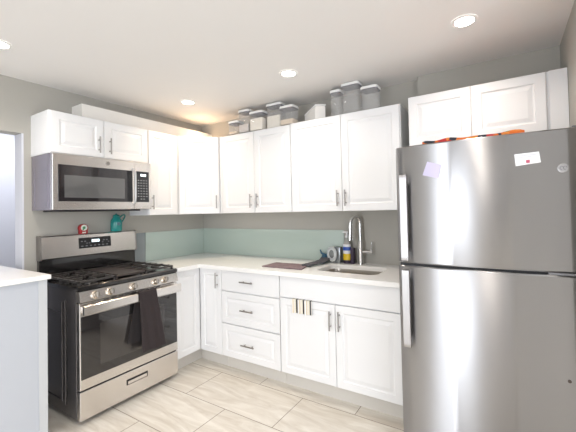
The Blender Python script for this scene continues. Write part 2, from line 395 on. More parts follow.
# corner susan
t = thing('corner_base_cabinet', (0.3,-0.3,0), 'white L-shaped corner base cabinet with two narrow doors beside the range', 'cabinet', 'base cabinets')
bm = nbm(); prof = [(0.002,-0.002),(0.002,-0.874),(D-T,-0.874),(D-T,-(D-T)),(0.868,-(D-T)),(0.868,-0.002)]
loft(bm, [[V(x,y,z) for x,y in prof] for z in (ZK,ZD+.004)]); obj('body', bm, M_white, t)
k = D-0.075
bm = nbm(); prof = [(0.01,-0.01),(0.01,-0.874),(k,-0.874),(k,-k),(0.868,-k),(0.868,-0.01)]
loft(bm, [[V(x,y,z) for x,y in prof] for z in (0,ZK-.001)]); obj('toe_kick', bm, M_toe, t)
panel_door('door', LEFT, -0.872,-D-.002,ZK,ZD, D-T, t, frame=0.05)
d = panel_door('door', BACK, D+.002,0.868,ZK,ZD, D-T, t, frame=0.05)
bar_handle(BACK, 0.826,0.775, D, d, L=0.135)
base_cab('white base cabinet with a stack of three drawers', 0.870,1.493, [
    ('drawer_flat',0.870,1.493,0.690,ZD,[(1.172,0.785,False)]),('drawer',0.870,1.493,0.411,0.686,[(1.172,0.548,False)]),('drawer',0.870,1.493,ZK,0.407,[(1.176,0.262,False)])])
base_cab('wide white two-door base cabinet under the sink', 1.495,2.440, [
    ('false_front',1.497,2.440,0.706,ZD,[]),('door',1.497,1.973,ZK,0.702,[(1.938,0.590,True)]),('door',1.973,2.440,ZK,0.702,[(2.008,0.596,True)])])

# countertop with sink cut-out
SX0,SX1,SY0,SY1 = 1.745,2.235,-0.475,-0.150
CT, CB = 0.908, 0.874
bm = nbm()
c1 = 0.635; outer = [(0.001,-0.001),(0.001,-0.872),(c1,-0.872),(c1,-c1-.015),(c1+.015,-c1),(2.446,-c1),(2.446,-0.001)]
hole = rrect(SX0,SX1,SY0,SY1,0.07)
edges = []
for loop in (outer, hole):
    vs = [bm.verts.new((x,y,CT)) for x,y in loop]
    edges += [bm.edges.new((vs[i],vs[(i+1)%len(vs)])) for i in range(len(vs))]
r = bmesh.ops.triangle_fill(bm, use_beauty=True, use_dissolve=False, edges=edges)
fs = [f for f in bm.faces]
# drop faces inside the hole
for f in fs:
    c = f.calc_center_median()
    if all(any((v.co - V(x,y,CT)).length < 1e-5 for x,y in hole) for v in f.verts): bm.faces.remove(f)
ex = bmesh.ops.extrude_face_region(bm, geom=bm.faces[:])
for v in [g for g in ex['geom'] if isinstance(g, bmesh.types.BMVert)]: v.co.z = CB
tag(obj('countertop', bm, M_quartz), 'white L-shaped stone countertop running from the range to the refrigerator', 'countertop')

# sink -------------------------------------------------------------
t = thing('sink', ((SX0+SX1)/2,(SY0+SY1)/2,0.70), 'undermount stainless steel sink basin with rounded corners', 'sink')
bm = nbm()
def rl(i,z,r): return [V(x,y,z) for x,y in rrect(SX0+i,SX1-i,SY0+i,SY1-i,r)]
loft(bm, [rl(-0.02,0.8735,0.085),rl(0.0,0.8735,0.07),rl(0.004,0.85,0.066),rl(0.012,0.72,0.06),rl(0.03,0.70,0.05),rl(0.20*0.6,0.695,0.03)], cap0=False)
obj('basin', bm, M_basin, t, smooth=True)
bm = nbm(); lathe(bm, (1.99,-0.31,0.6955), [(0.045,0),(0.045,0.003),(0.03,0.004),(0.028,0.0015)]); obj('drain', bm, M_chrome, t, smooth=True)

# faucet -----------------------------------------------------------
FX, FY = 1.962,-0.055
t = thing('faucet', (FX,FY,CT), 'tall chrome gooseneck pull-down faucet with a side lever behind the sink', 'faucet')
bm = nbm(); lathe(bm, (FX,FY,CT), [(0.027,0),(0.027,0.012),(0.023,0.018),(0.022,0.19),(0.017,0.20),(0.0,0.20)])
obj('base', bm, M_chrome, t, smooth=True)
dx, dy = -0.35,-0.937   # direction of the spout over the basin, swung to the left
dv = V(-0.50,-0.866,0).normalized()
bm = nbm(); pts = [V(FX,FY,CT+0.18+i*0.02) for i in range(0,9)]; R0 = 0.050; z0 = CT+0.352
for k in range(1,13):
    a = math.pi*k/12; pts.append(V(FX,FY,z0)+dv*(R0*(1-math.cos(a)))+V(0,0,R0*math.sin(a)))
tube(bm, pts, 0.0155, 16); obj('neck', bm, M_chrome, t, smooth=True)
bm = nbm(); p = V(FX,FY,z0)+dv*(2*R0)
cyl(bm, p+V(0,0,0.004), p-V(0,0,0.05)+dv*0.004, 0.0165, 0.019); cyl(bm, p-V(0,0,0.05)+dv*0.004, p-V(0,0,0.145)+dv*0.010, 0.019, 0.024)
obj('spray_head', bm, M_chrome, t, smooth=True)
bm = nbm(); zl = CT+0.105
cyl(bm, (FX+.015,FY,zl), (FX+0.105,FY-.004,zl), 0.0135); cyl(bm, (FX+0.092,FY-.004,zl+.005), (FX+0.100,FY-.006,zl+0.085), 0.005, 0.0045, 12)
obj('lever', bm, M_chrome, t, smooth=True)

# glass splashbacks -------------------------------------------------
bm = nbm(); box(bm, 0.001,0.008,-0.745,-0.002,CT+.001,1.190); tag(obj('glass_splashback', bm, M_glassgreen), 'sage green glass splashback panel on the left wall beside the range', 'splashback', 'glass splashbacks')
bm = nbm(); box(bm, 0.010,1.787,-0.008,-0.001,CT+.001,1.190); tag(obj('glass_splashback', bm, M_glassgreen), 'long sage green glass splashback panel behind the counter on the sink wall', 'splashback', 'glass splashbacks')
bm = nbm(); box(bm, 0.001,0.007,-0.868,-0.748,CT+.001,1.190); tag(obj('splashback_strip', bm, mat('grey_blue_panel',(0.27,0.30,0.31),0.15,noise=0.04)), 'narrow grey blue splashback strip beside the range backguard', 'splashback')

# peninsula at the left --------------------------------------------
t = thing('peninsula_counter', (0.05,-2.7,0), 'white slab-sided peninsula counter cut by the left edge of the picture', 'counter')
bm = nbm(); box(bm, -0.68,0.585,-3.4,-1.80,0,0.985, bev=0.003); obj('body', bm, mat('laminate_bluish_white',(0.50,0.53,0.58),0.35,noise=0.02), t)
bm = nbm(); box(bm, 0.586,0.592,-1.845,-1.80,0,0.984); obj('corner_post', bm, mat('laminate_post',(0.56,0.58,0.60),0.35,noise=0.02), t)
bm = nbm(); box(bm, -0.70,0.612,-3.42,-1.785,0.986,1.014, bev=0.004); obj('countertop', bm, M_quartz, t)

# ------------------------------------------------------------------ gas range
Y0 = -1.643; W = 0.762
RF = Fr((0,Y0,0),(0,1,0),(1,0,0))
t = thing('gas_range', (0.32,Y0+W/2,0), 'freestanding stainless steel gas range with black glass oven door', 'range')
bm = nbm(); box(bm, 0.0,W,0.02,0.598,0.035,0.874, RF, bev=0.004)
# pressed panel lines on the sides
for s,a in ((-1,0.0),(1,W)):
    for c0_,c1_,b0_,b1_ in ((0.14,0.16,0.12,0.70),(0.40,0.415,0.12,0.78),(0.16,0.40,0.70,0.712),(0.14,0.415,0.11,0.122),(0.45,0.46,0.10,0.80)):
        box(bm, min(a,a+s*0.005),max(a,a+s*0.005),c0_,c1_,b0_,b1_, RF, bev=0.002)
obj('body', bm, M_side, t)
bm = nbm()
for a in (0.05,W-0.05):
    for c in (0.08,0.54): bm = nbm(); cyl(bm, RF(a,c,0), RF(a,c,0.036), 0.018); obj('foot', bm, M_black, t)
bm = nbm(); prism(bm, [(0.03,0.874),(0.628,0.874),(0.638,0.880),(0.638,0.902),(0.625,0.909),(0.612,0.898),(0.08,0.898),(0.07,0.905),(0.03,0.905)], -0.002,W+0.002, RF)
obj('cooktop', bm, M_enamel, t)
# burners
for a,c,r in ((0.15,0.19,0.036),(0.15,0.47,0.044),(0.61,0.19,0.036),(0.61,0.47,0.044),(0.38,0.33,0.04)):
    bm = nbm(); lathe(bm, RF(a,c,0.898), [(r+0.018,0),(r+0.016,0.006),(r,0.008),(r,0.016),(r-0.004,0.020),(0.0,0.021)])
    obj('burner', bm, M_enamel, t, smooth=True)
def grate(a0,a1):
    bm = nbm(); c0_,c1_ = 0.085,0.605; zt_,zb_ = 0.936,0.922; w = 0.007
    for a in (a0+w,a1-w): box(bm, a-w,a+w,c0_,c1_,zb_,zt_, RF, bev=0.002)
    for c in (c0_+w,(c0_+c1_)/2,c1_-w): box(bm, a0,a1,c-w,c+w,zb_,zt_, RF, bev=0.002)
    am = (a0+a1)/2
    for cc in ((c0_*0.73+c1_*0.27),(c0_*0.27+c1_*0.73)):
        box(bm, a0,am-0.03,cc-w*.8,cc+w*.8,zb_+.002,zt_+.004, RF, bev=0.002); box(bm, am+0.03,a1,cc-w*.8,cc+w*.8,zb_+.002,zt_+.004, RF, bev=0.002)
        box(bm, am-w*.8,am+w*.8,cc+0.028,cc+0.12,zb_+.002,zt_+.004, RF, bev=0.002); box(bm, am-w*.8,am+w*.8,cc-0.12,cc-0.028,zb_+.002,zt_+.004, RF, bev=0.002)
        for sx in (-1,1):
            for k in (0.35,0.7):
                pass
    for a in (a0+w,a1-w):
        for c in (c0_+w,(c0_+c1_)/2,c1_-w): box(bm, a-w,a+w,c-w,c+w,0.899,zb_+.001, RF)
    # front and side teeth
    n = 6
    for i in range(n):
        c = c0_+0.05+i*(c1_-c0_-0.1)/(n-1)
        box(bm, a0-0.002,a0+0.05,c-0.004,c+0.004,zb_,zt_+.003, RF, bev=0.0015); box(bm, a1-0.05,a1+0.002,c-0.004,c+0.004,zb_,zt_+.003, RF, bev=0.0015)
    return obj('grate', bm, M_iron, t)
grate(0.012,0.262); grate(0.500,0.750)
bm = nbm(); box(bm, 0.268,0.494,0.085,0.605,0.920,0.934, RF, bev=0.004)
for a in (0.268,0.482): box(bm, a,a+0.012,0.085,0.605,0.930,0.942, RF, bev=0.003)
for a in (0.28,0.482):
    for c in (0.10,0.59): box(bm, a-.006,a+.006,c-.006,c+.006,0.899,0.921, RF)
obj('griddle', bm, M_griddle, t)
# control panel
bm = nbm(); prism(bm, [(0.599,0.802),(0.648,0.802),(0.655,0.808),(0.640,0.873),(0.599,0.873)], 0.001,W-0.001, RF)
obj('control_panel', bm, M_steelY, t)
tilt = V(0.974,0,0.225).normalized()
for y in (-1.546,-1.447,-1.276,-1.095,-1.01):
    c = V(0.648,y,0.838)
    bm = nbm(); lathe(bm, c, [(0.026,0),(0.026,0.006),(0.021,0.009),(0.0195,0.030),(0.017,0.034),(0.0,0.0345)], 24, tilt)
    kb = obj('knob', bm, M_knob, t, smooth=True)
    bm = nbm(); q = c+tilt*0.033; box(bm, q.x-.004,q.x+.012,q.y-0.005,q.y+0.005,q.z-0.018,q.z+0.018, bev=0.003); obj('grip', bm, M_nickel, kb)
# oven door
bm = nbm(); box(bm, 0.002,W-0.002,0.600,0.640,0.233,0.796, RF, bev=0.004); od = obj('oven_door', bm, M_steelY, t)
bm = nbm(); box(bm, 0.010,W-0.010,0.6395,0.6435,0.300,0.708, RF, bev=0.001); obj('glass', bm, M_ovenglass, od)
bm = nbm(); box(bm, 0.130,W-0.130,0.6436,0.6442,0.36,0.64, RF); obj('inner_window', bm, mat('oven_window_inner',(0.040,0.036,0.034),0.06,noise=0.08,Coat_Weight=0.6), od)
bm = nbm(); prism(bm, [(0.678,0.728),(0.690,0.724),(0.698,0.732),(0.698,0.782),(0.690,0.788),(0.678,0.784)], 0.004,W-0.004, RF)
for a in (0.03,W-0.03): box(bm, a-0.016,a+0.016,0.639,0.680,0.738,0.774, RF, bev=0.003)
obj('handle', bm, M_steelY, od)
bm = nbm()
for k in range(9): box(bm, 0.16+k*0.05,0.195+k*0.05,0.60,0.6425,0.789,0.794, RF)
obj('vent_slots', bm, M_black, od)
bm = nbm(); box(bm, 0.002,W-0.002,0.600,0.638,0.036,0.222, RF, bev=0.004); dr = obj('drawer', bm, M_steelY, t)
bm = nbm(); box(bm, 0.315,0.483,0.637,0.6395,0.130,0.171, RF, bev=0.001); obj('recessed_pull', bm, M_black, dr)
bm = nbm(); box(bm, 0.324,0.474,0.6394,0.6425,0.136,0.158, RF, bev=0.001); obj('pull_lip', bm, M_steelY, dr)
bm = nbm(); box(bm, 0.01,W-0.01,0.598,0.625,0.2225,0.2325, RF); obj('gap_shade_strip', bm, M_black, t)  # black strip put in for the dark of the open gap
# backguard
bm = nbm(); box(bm, 0.004,W-0.004,0.012,0.050,0.905,1.215, RF); obj('backguard_core', bm, M_enamel, t)
bm = nbm(); prism(bm, [(0.045,1.046),(0.068,1.044),(0.078,1.052),(0.062,1.214),(0.054,1.221),(0.010,1.221),(0.010,1.212),(0.045,1.205)], 0.006,W-0.006, RF); bgp = obj('backguard', bm, M_steelY, t)
bm = nbm()
for a in (0.0,W-0.012): prism(bm, [(0.012,1.040),(0.070,1.040),(0.082,1.050),(0.066,1.217),(0.056,1.225),(0.010,1.225)], a,a+0.012, RF); obj('end_cap', bm, M_nickel, t); bm = nbm()
BGn = lambda a,z,o=0.0: RF(a, 0.078-(z-1.052)*0.0988+o, z)
def bgbox(bm, a0,a1,z0,z1,h=0.002):
    vs = []
    loft(bm, [[BGn(a0,z0,o),BGn(a1,z0,o),BGn(a1,z1,o),BGn(a0,z1,o)] for o in (-0.001,h)])
bm = nbm(); bgbox(bm, 0.268,0.525,1.105,1.190); dp = obj('display', bm, M_black, bgp)
bm = nbm()
for k in range(4): bgbox(bm, 0.368+k*0.016,0.380+k*0.016,1.150,1.172,0.003)
obj('clock_digits', bm, M_lcd, dp)
bm = nbm()
for k in range(7):
    bgbox(bm, 0.285+k*0.033,0.300+k*0.033,1.120,1.126,0.003)
for a in (0.285,0.31,0.46,0.485): bgbox(bm, a,a+0.012,1.158,1.164,0.003); 
for a in (0.325,0.345,0.45,0.5): bgbox(bm, a,a+0.010,1.142,1.147,0.003)
obj('key_marks', bm, M_key, dp)
# towel over the handle
t2 = thing('dish_towel', (0.69,-1.17,0.36), 'dark charcoal brown dish towel hanging over the oven door handle', 'towel')
def cloth(bm, top_a, bot_a, path, folds, amp, n=26, m=24, thick=0.006, phase=0.0):
    """path: (c,b) polyline from front bottom over the top; width goes from bot to top"""
    rows = []
    L = [0]
    for p,q in zip(path, path[1:]): L.append(L[-1]+math.hypot(q[0]-p[0],q[1]-p[1]))
    for j in range(m+1):
        s = L[-1]*j/m; k = max(i for i in range(len(L)) if L[i] <= s+1e-9); k = min(k, len(path)-2)
        f = (s-L[k])/(L[k+1]-L[k]); c = path[k][0]*(1-f)+path[k+1][0]*f; b = path[k][1]*(1-f)+path[k+1][1]*f
        w = s/L[-1]; a0 = bot_a[0]*(1-w)+top_a[0]*w; a1 = bot_a[1]*(1-w)+top_a[1]*w
        row = []
        for i in range(n+1):
            u = i/n; row.append((a0+(a1-a0)*u, c+amp*(1-w*0.75)*math.sin(2*math.pi*folds*u+phase+1.5*w), b+0.004*math.sin(7*u+phase)*(1-w)))
        rows.append(row)
    return rows
def cloth_mesh(rows, fr, thick, flat=False):
    bm = nbm()
    if flat:
        f0 = fr; h = thick/2; fr = None
        F_ = [[bm.verts.new(f0(a,c,b+h)) for a,c,b in r] for r in rows]; B_ = [[bm.verts.new(f0(a,c,b-h)) for a,c,b in r] for r in rows]
    else:
        F_ = [[bm.verts.new(fr(a,c+thick/2,b)) for a,c,b in r] for r in rows]; B_ = [[bm.verts.new(fr(a,c-thick/2,b)) for a,c,b in r] for r in rows]
    m = len(rows); n = len(rows[0])
    for j in range(m-1):
        for i in range(n-1):
            bm.faces.new([F_[j][i],F_[j][i+1],F_[j+1][i+1],F_[j+1][i]]); bm.faces.new([B_[j][i],B_[j+1][i],B_[j+1][i+1],B_[j][i+1]])
    for j in range(m-1):
        for i in (0,n-1): bm.faces.new([F_[j][i],F_[j+1][i],B_[j+1][i],B_[j][i]])
    for i in range(n-1):
        for j in (0,m-1): bm.faces.new([F_[j][i],F_[j][i+1],B_[j][i+1],B_[j][i]])
    return bm
rows = cloth(None, (-1.262,-1.122), (-1.250,-1.058), [(0.712,0.352),(0.712,0.45),(0.709,0.60),(0.7045,0.74),(0.7035,0.786)], 2.2, 0.0055)
obj('front_fall', cloth_mesh(rows, LEFT, 0.006), M_towel, t2, smooth=True)
bm = nbm(); prism(bm, [(0.7005,0.782),(0.707,0.782),(0.705,0.797),(0.690,0.801),(0.673,0.797),(0.669,0.782),(0.6755,0.782),(0.679,0.790),(0.690,0.793),(0.6985,0.790)], -1.262,-1.122, LEFT)
obj('fold', bm, M_towel, t2)
rows = cloth(None, (-1.262,-1.122), (-1.335,-1.19), [(0.660,0.43),(0.662,0.60),(0.667,0.74),(0.672,0.784)], 1.5, 0.003, phase=1)
obj('back_fall', cloth_mesh(rows, LEFT, 0.005), M_towel2, t2, smooth=True)

# things on the backguard
t = thing('kitchen_timer', (0.038,-1.327,1.2255), 'small red kitchen timer with a round pale green face on the range backguard', 'timer')
bm = nbm(); lathe(bm, (0.018,-1.327,1.267), [(0.030,0),(0.035,0.004),(0.035,0.032),(0.030,0.036),(0.0,0.037)], 28, (1,0,0))
box(bm, 0.018,0.052,-1.358,-1.296,1.2215,1.252, bev=0.006); obj('case', bm, M_red, t, smooth=True)
bm = nbm(); lathe(bm, (0.054,-1.327,1.272), [(0.025,0),(0.025,0.002),(0.0,0.0025)], 24, (1,0,0)); fc = obj('face', bm, M_face, t)
bm = nbm(); lathe(bm, (0.0565,-1.328,1.272), [(0.012,0),(0.010,0.001),(0.0,0.0012)], 7, (1,0,0)); box(bm, 0.0565,0.0577,-1.340,-1.330,1.252,1.262); obj('print', bm, M_green, fc)
bm = nbm(); box(bm, 0.0515,0.0535,-1.340,-1.312,1.228,1.240, bev=0.001); obj('window', bm, M_face, t)
t = thing('jug', (0.04,-1.052,1.2255), 'teal enamel jug with a lid and looped handle on the range backguard', 'jug')
bm = nbm(); lathe(bm, (0.042,-1.052,1.2255), [(0.043,0),(0.046,0.004),(0.047,0.075),(0.044,0.098),(0.030,0.118),(0.027,0.130),(0.0,0.131)])
bm2 = None; obj('body', bm, M_teal, t, smooth=True)
bm = nbm(); lathe(bm, (0.042,-1.052,1.3565), [(0.029,0),(0.030,0.005),(0.022,0.015),(0.006,0.020),(0.006,0.026),(0.0,0.028)]); obj('lid', bm, M_teal, t, smooth=True)
bm = nbm(); tube(bm, [V(0.042,-1.052+a,1.2255+b) for a,b in ((0.043,0.078),(0.058,0.090),(0.075,0.115),(0.082,0.135),(0.074,0.146),(0.056,0.142),(0.035,0.124),(0.026,0.118))], 0.0055, 10); obj('handle', bm, M_teal, t, smooth=True)
bm = nbm(); lathe(bm, (0.0885,-1.056,1.292), [(0.016,0),(0.016,0.0008),(0.0,0.001)], 12, (1,0,0)); obj('label_print', bm, mat('faded_print',(0.10,0.20,0.24),0.5), t)

# ------------------------------------------------------------------ microwave
MW = Fr((0,-1.666,0),(0,1,0),(1,0,0)); mz0,mz1 = 1.416,1.820
t = thing('microwave', (0.17,-1.285,mz0), 'stainless steel over-the-range microwave under the short cabinet', 'microwave')
bm = nbm(); box(bm, 0.0,0.764,0.002,0.300,mz0,mz1, MW, bev=0.002)
for c0_,c1_,b0_,b1_ in ((0.05,0.27,1.700,1.706),(0.05,0.27,1.652,1.658),(0.05,0.056,1.44,1.74),(0.262,0.268,1.44,1.74)): box(bm, -0.003,0.001,c0_,c1_,b0_,b1_, MW)
obj('body', bm, mat('microwave_side_metal',(0.28,0.26,0.30),0.25,0.5,noise=0.05), t)
bm = nbm(); box(bm, 0.0,0.605,0.301,0.335,mz0+.002,mz1-.001, MW, bev=0.004); md = obj('door', bm, M_steelY, t)
bm = nbm(); box(bm, 0.036,0.585,0.3345,0.3375,1.478,1.742, MW, bev=0.001); obj('window', bm, M_mwglass, md)
bm = nbm(); box(bm, 0.075,0.520,0.3376,0.3382,1.505,1.668, MW); obj('window_mesh', bm, M_mesh, md)
bm = nbm(); box(bm, 0.548,0.585,0.3376,0.345,1.480,1.740, MW, bev=0.002); obj('handle_recess', bm, M_black, md)
bm = nbm(); tube(bm, [MW(0.596,c,b) for c,b in ((0.336,1.455),(0.362,1.475),(0.368,1.52),(0.368,1.70),(0.362,1.745),(0.336,1.765))], 0.0085, 12); obj('handle', bm, M_steelX, md, smooth=True)
bm = nbm(); lathe(bm, MW(0.386,0.3352,1.783), [(0.017,0),(0.017,0.002),(0.014,0.003),(0.014,0.0015),(0.0,0.0015)], 28, (1,0,0)); eb = obj('emblem', bm, M_nickel, md)
bm = nbm(); q = MW(0.386,0.337,1.783)
for s in (-1,1): tube(bm, [q+V(0,s*0.005+0.0045*math.cos(a)*1.0,0.006*math.sin(a)) for a in [i*0.55 for i in range(10)]], 0.0008, 6)
obj('emblem_script', bm, M_black, eb)
bm = nbm(); box(bm, 0.606,0.764,0.301,0.333,mz0+.002,mz1-.001, MW, bev=0.003); cp = obj('control_panel', bm, M_steelY, t)
bm = nbm(); box(bm, 0.622,0.742,0.3325,0.3355,1.478,1.742, MW, bev=0.001); kp = obj('keypad', bm, mat('keypad_black',(0.03,0.032,0.036),0.25), cp)
bm = nbm()
for k in range(4): box(bm, 0.664+k*0.013,0.674+k*0.013,0.3354,0.3362,1.700,1.720, MW)
obj('clock_digits', bm, M_lcd, kp)
bm = nbm()
for i in range(4):
    for j in range(8):
        if j == 0 and i in (0,3): continue
        box(bm, 0.636+i*0.026,0.648+i*0.026,0.3354,0.3360,1.500+j*0.023,1.507+j*0.023, MW)
obj('key_marks', bm, M_key, kp)
bm = nbm(); box(bm, 0.06,0.70,0.03,0.27,mz0-0.012,mz0-.0005, MW, bev=0.003); obj('underside_vent', bm, M_black, t)

# ------------------------------------------------------------------ refrigerator
fx0,fx1 = 2.500,3.320
t = thing('refrigerator', ((fx0+fx1)/2,-0.45,0), 'large stainless steel top-freezer refrigerator', 'refrigerator')
bm = nbm(); box(bm, fx0+.008,fx1-.008,-0.795,-0.09,0.03,1.700, bev=0.004); obj('body', bm, M_darkgrey, t)
bm = nbm()
for x in (fx0+.08,fx1-.08):
    for y in (-0.72,-0.15): bm = nbm(); cyl(bm, (x,y,0), (x,y,0.031), 0.02); obj('foot', bm, M_black, t)
def fdoor(z0,z1):
    n = 28; bm = nbm(); yb,yf,bul = -0.797,-0.862,0.020
    base = []
    for i in range(n+1):
        u = -1+2*i/n; x = fx0+(fx1-fx0)*i/n
        e = 1-abs(u); r = min(1, e/0.03); edge = (1-math.sqrt(max(0,1-(1-r)**2)))*0.016
        base.append((x, yf-bul*(1-u*u)+edge))
    loop = [(fx0,yb)]+base+[(fx1,yb)]
    def L(i,z):
        cx = (fx0+fx1)/2
        return [V(cx+(x-cx)*(1-i/0.41), y+(i if y < yb-1e-6 else 0), z) for x,y in loop]
    loft(bm, [L(0.005,z0),L(0,z0+.006),L(0,z1-.006),L(0.005,z1)])
    return obj('door', bm, M_steelF, t, smooth=True)
d1 = fdoor(1.072,1.716); d2 = fdoor(0.055,1.058)
d1['label'] = 'freezer door at the top'; d2['label'] = 'taller lower door'
bm = nbm(); box(bm, fx0+.01,fx1-.01,-0.845,-0.79,1.056,1.074); obj('door_gasket', bm, M_gasket, t)
def fhandle(z0,z1,par,up):
    bm = nbm(); x0,x1 = fx0+0.034,fx0+0.070
    prism(bm, [(0.900,z0),(0.916,z0+.006),(0.918,z0+.02),(0.918,z1-.02),(0.916,z1-.006),(0.900,z1)], x0,x1, BACK)
    for z in (z0+.03,z1-.03): box(bm, x0+.003,x1-.003,-0.905,-0.855,z-0.022,z+0.022, bev=0.003)
    return obj('handle', bm, M_handle, par)
fhandle(1.088,1.560,d1,True); fhandle(0.625,1.045,d2,False)
bm = nbm(); box(bm, 3.18,3.31,-0.868,-0.80,1.060,1.070, bev=0.001); obj('middle_hinge', bm, M_darkgrey, t)
bm = nbm(); box(bm, 3.285,3.318,-0.84,-0.72,1.7165,1.728, bev=0.004); obj('hinge_cover', bm, M_darkgrey, t)
bm = nbm(); ex_,ez_ = 3.247,1.538; ey = -0.8695
lathe(bm, (ex_,ey+.001,ez_), [(0.021,0),(0.021,0.002),(0.0175,0.003),(0.0175,0.0018),(0.0,0.0018)], 32, (0,-1,0)); eb = obj('emblem', bm, M_handle, d1)
bm = nbm(); 
for s in (-1,1): tube(bm, [V(ex_+s*0.006+0.006*math.cos(a),ey-.002,ez_+0.008*math.sin(a)) for a in [i*0.55 for i in range(10)]], 0.0009, 6)
obj('emblem_script', bm, M_darkgrey, eb)
bm = nbm(); lathe(bm, (3.24,-0.8685,0.598), [(0.007,0),(0.007,0.004),(0.0,0.005)], 16, (0,-1,0)); tag(obj('magnet_dot', bm, mat('brown_dot',(0.08,0.06,0.05),0.5)), 'tiny dark round magnet on the lower refrigerator door', 'magnet')
def quad_plate(bm, pts, h):
    loft(bm, [[V(x,y,z) for x,y,z in pts],[V(x,y-h,z) for x,y,z in pts]])
def fy(x): u = (x-(fx0+fx1)/2)/((fx1-fx0)/2); return -0.862-0.020*(1-u*u)-0.0012
bm = nbm(); quad_plate(bm, [(x,fy(x),z) for x,z in ((2.674,1.620),(2.744,1.595),(2.726,1.526),(2.648,1.549))], 0.0015)
tag(obj('sticky_note', bm, M_note), 'tilted lavender sticky note on the freezer door', 'note')
t3 = thing('business_card', (3.115,fy(3.115),1.565), 'white card with a small pink mark on the freezer door', 'card')
bm = nbm(); quad_plate(bm, [(x,fy(x)+.0,z) for x,z in ((3.065,1.616),(3.160,1.620),(3.166,1.570),(3.069,1.560))], 0.0015); obj('card', bm, M_card, t3)
bm = nbm(); y = fy(3.12)-0.0018
box(bm, 3.110,3.124,y-.003,y,1.571,1.585); obj('pink_mark', bm, M_pink, t3)
bm = nbm()
for z,a,b in ((1.605,3.08,3.15),(1.597,3.08,3.13)): 
    loft(bm, [[V(a,fy(a)-.0016-o,z),V(b,fy(b)-.0016-o,z+.002),V(b,fy(b)-.0016-o,z+.005),V(a,fy(a)-.0016-o,z+.003)] for o in (0,0.0006)])
obj('faint_text_lines', bm, M_ink, t3)
# folded printed cloth on the fridge
bm = nbm(); n = 26; rows = []
for j in range(9):
    rows.append([(2.645+0.465*i/n, 0.64+0.205*j/8, 1.7275+0.010*(0.5+0.5*math.sin(i*0.8+j))*(1 if 0<i<n else 0.2)*(0.6+0.4*math.sin(i*.3))) for i in range(n+1)])
F_ = [[bm.verts.new(BACK(a,c,b+0.004)) for a,c,b in r] for r in rows]; B_ = [[bm.verts.new(BACK(a,c,1.7170)) for a,c,b in r] for r in rows]
for j in range(8):
    for i in range(n): bm.faces.new([F_[j][i],F_[j][i+1],F_[j+1][i+1],F_[j+1][i]]); bm.faces.new([B_[j][i],B_[j+1][i],B_[j+1][i+1],B_[j][i+1]])
    for i in (0,n): bm.faces.new([F_[j][i],F_[j+1][i],B_[j+1][i],B_[j][i]])
for i in range(n):
    for j in (0,8): bm.faces.new([F_[j][i],F_[j][i+1],B_[j][i+1],B_[j][i]])
tag(obj('folded_cloth', bm, M_patch, smooth=True), 'orange, red and green printed cloth folded flat on top of the refrigerator', 'cloth')

# ------------------------------------------------------------------ towel on the sink cabinet door
t = thing('striped_towel', (1.70,-0.62,0.59), 'cream, black and tan striped hand towel hung over the left door below the sink', 'towel')
bm = nbm(); n = 60; rows = []
for j in range(10):
    w = j/9
    rows.append([(1.618+0.172*i/n, 0.6085+0.0042*math.cos(2*math.pi*i/n*6)*(1.0), 0.598+0.006*abs(math.sin(math.pi*i/n*3))*(1-w)+(0.7035-0.598)*w) for i in range(n+1)])
obj('front_fall', cloth_mesh(rows, BACK, 0.004), M_stripe, t, smooth=True)
bm = nbm(); box(bm, 1.620,1.788,-0.6125,-0.583,0.7028,0.7048, bev=0.0008); obj('fold', bm, M_stripe, t)

# ------------------------------------------------------------------ things by the sink
bm = nbm(); n = 44; m = 22; rows = []
for j in range(m+1):
    v = j/m; rows.append([(1.262+(0.335+0.055*v)*i/n, 0.312+0.205*v, CT+0.0055+(0.0022*((i+j)%2) if i > 22 else 0)) for i in range(n+1)])
tag(obj('drying_mat', cloth_mesh(rows, BACK, 0.008, True), mat('mat_mauve_grey',(0.21,0.155,0.165),0.95,noise=0.45,nscale=45)), 'mauve grey beaded drying mat lying on the counter left of the sink', 'drying mat')
bm = nbm(); rows = []
for j in range(21):
    v = j/20; y = 0.085+0.30*v; xc = 1.635+0.02*math.sin(v*5)
    rows.append([(xc-0.042+0.084*i/8, y, CT+0.0165+0.005*math.sin(i*1.7+j*1.1)*(1 if 0<i<8 else .4)+0.020*(1-v)**2) for i in range(9)])
tag(obj('dishcloth', cloth_mesh(rows, BACK, 0.010, True), mat('cloth_slate',(0.085,0.085,0.095),0.95,noise=0.6,nscale=70), smooth=True), 'crumpled dark slate dishcloth strip trailing from the drying mat to the blue scrubber', 'dishcloth')
t = thing('dish_scrubber', (1.625,-0.05,CT), 'dark blue dish scrubber with a short upturned handle left of the round-faced jar', 'scrubber')
bm = nbm(); lathe(bm, (1.610,-0.045,CT+.0005), [(0.026,0),(0.032,0.012),(0.031,0.040),(0.024,0.058),(0.012,0.066),(0.0,0.068)], 20); obj('head', bm, M_brushblue, t, smooth=True)
bm = nbm(); tube(bm, [V(1.62,-.05,CT+.058),V(1.60,-.05,CT+.066),V(1.58,-.05,CT+.076),V(1.568,-.05,CT+.105)], 0.007, 10, radii=[.012,.011,.009,.006]); obj('handle', bm, M_brushblue, t, smooth=True)
bm = nbm(); tube(bm, [V(1.628,-.05,CT+.060),V(1.637,-.045,CT+.068),V(1.646,-.040,CT+.078)], 0.009, 10); obj('hook', bm, M_brushblue, t, smooth=True)
t = thing('jar', (1.73,-0.055,CT), 'grey jar with a pale round face between the blue scrubber and the soap bottle', 'jar')
bm = nbm(); box(bm, 1.705,1.782,-0.085,-0.022,CT+.0005,CT+0.140, bev=0.012); obj('body', bm, M_jar, t, smooth=True)
ax = V(-0.45,-0.89,0).normalized()
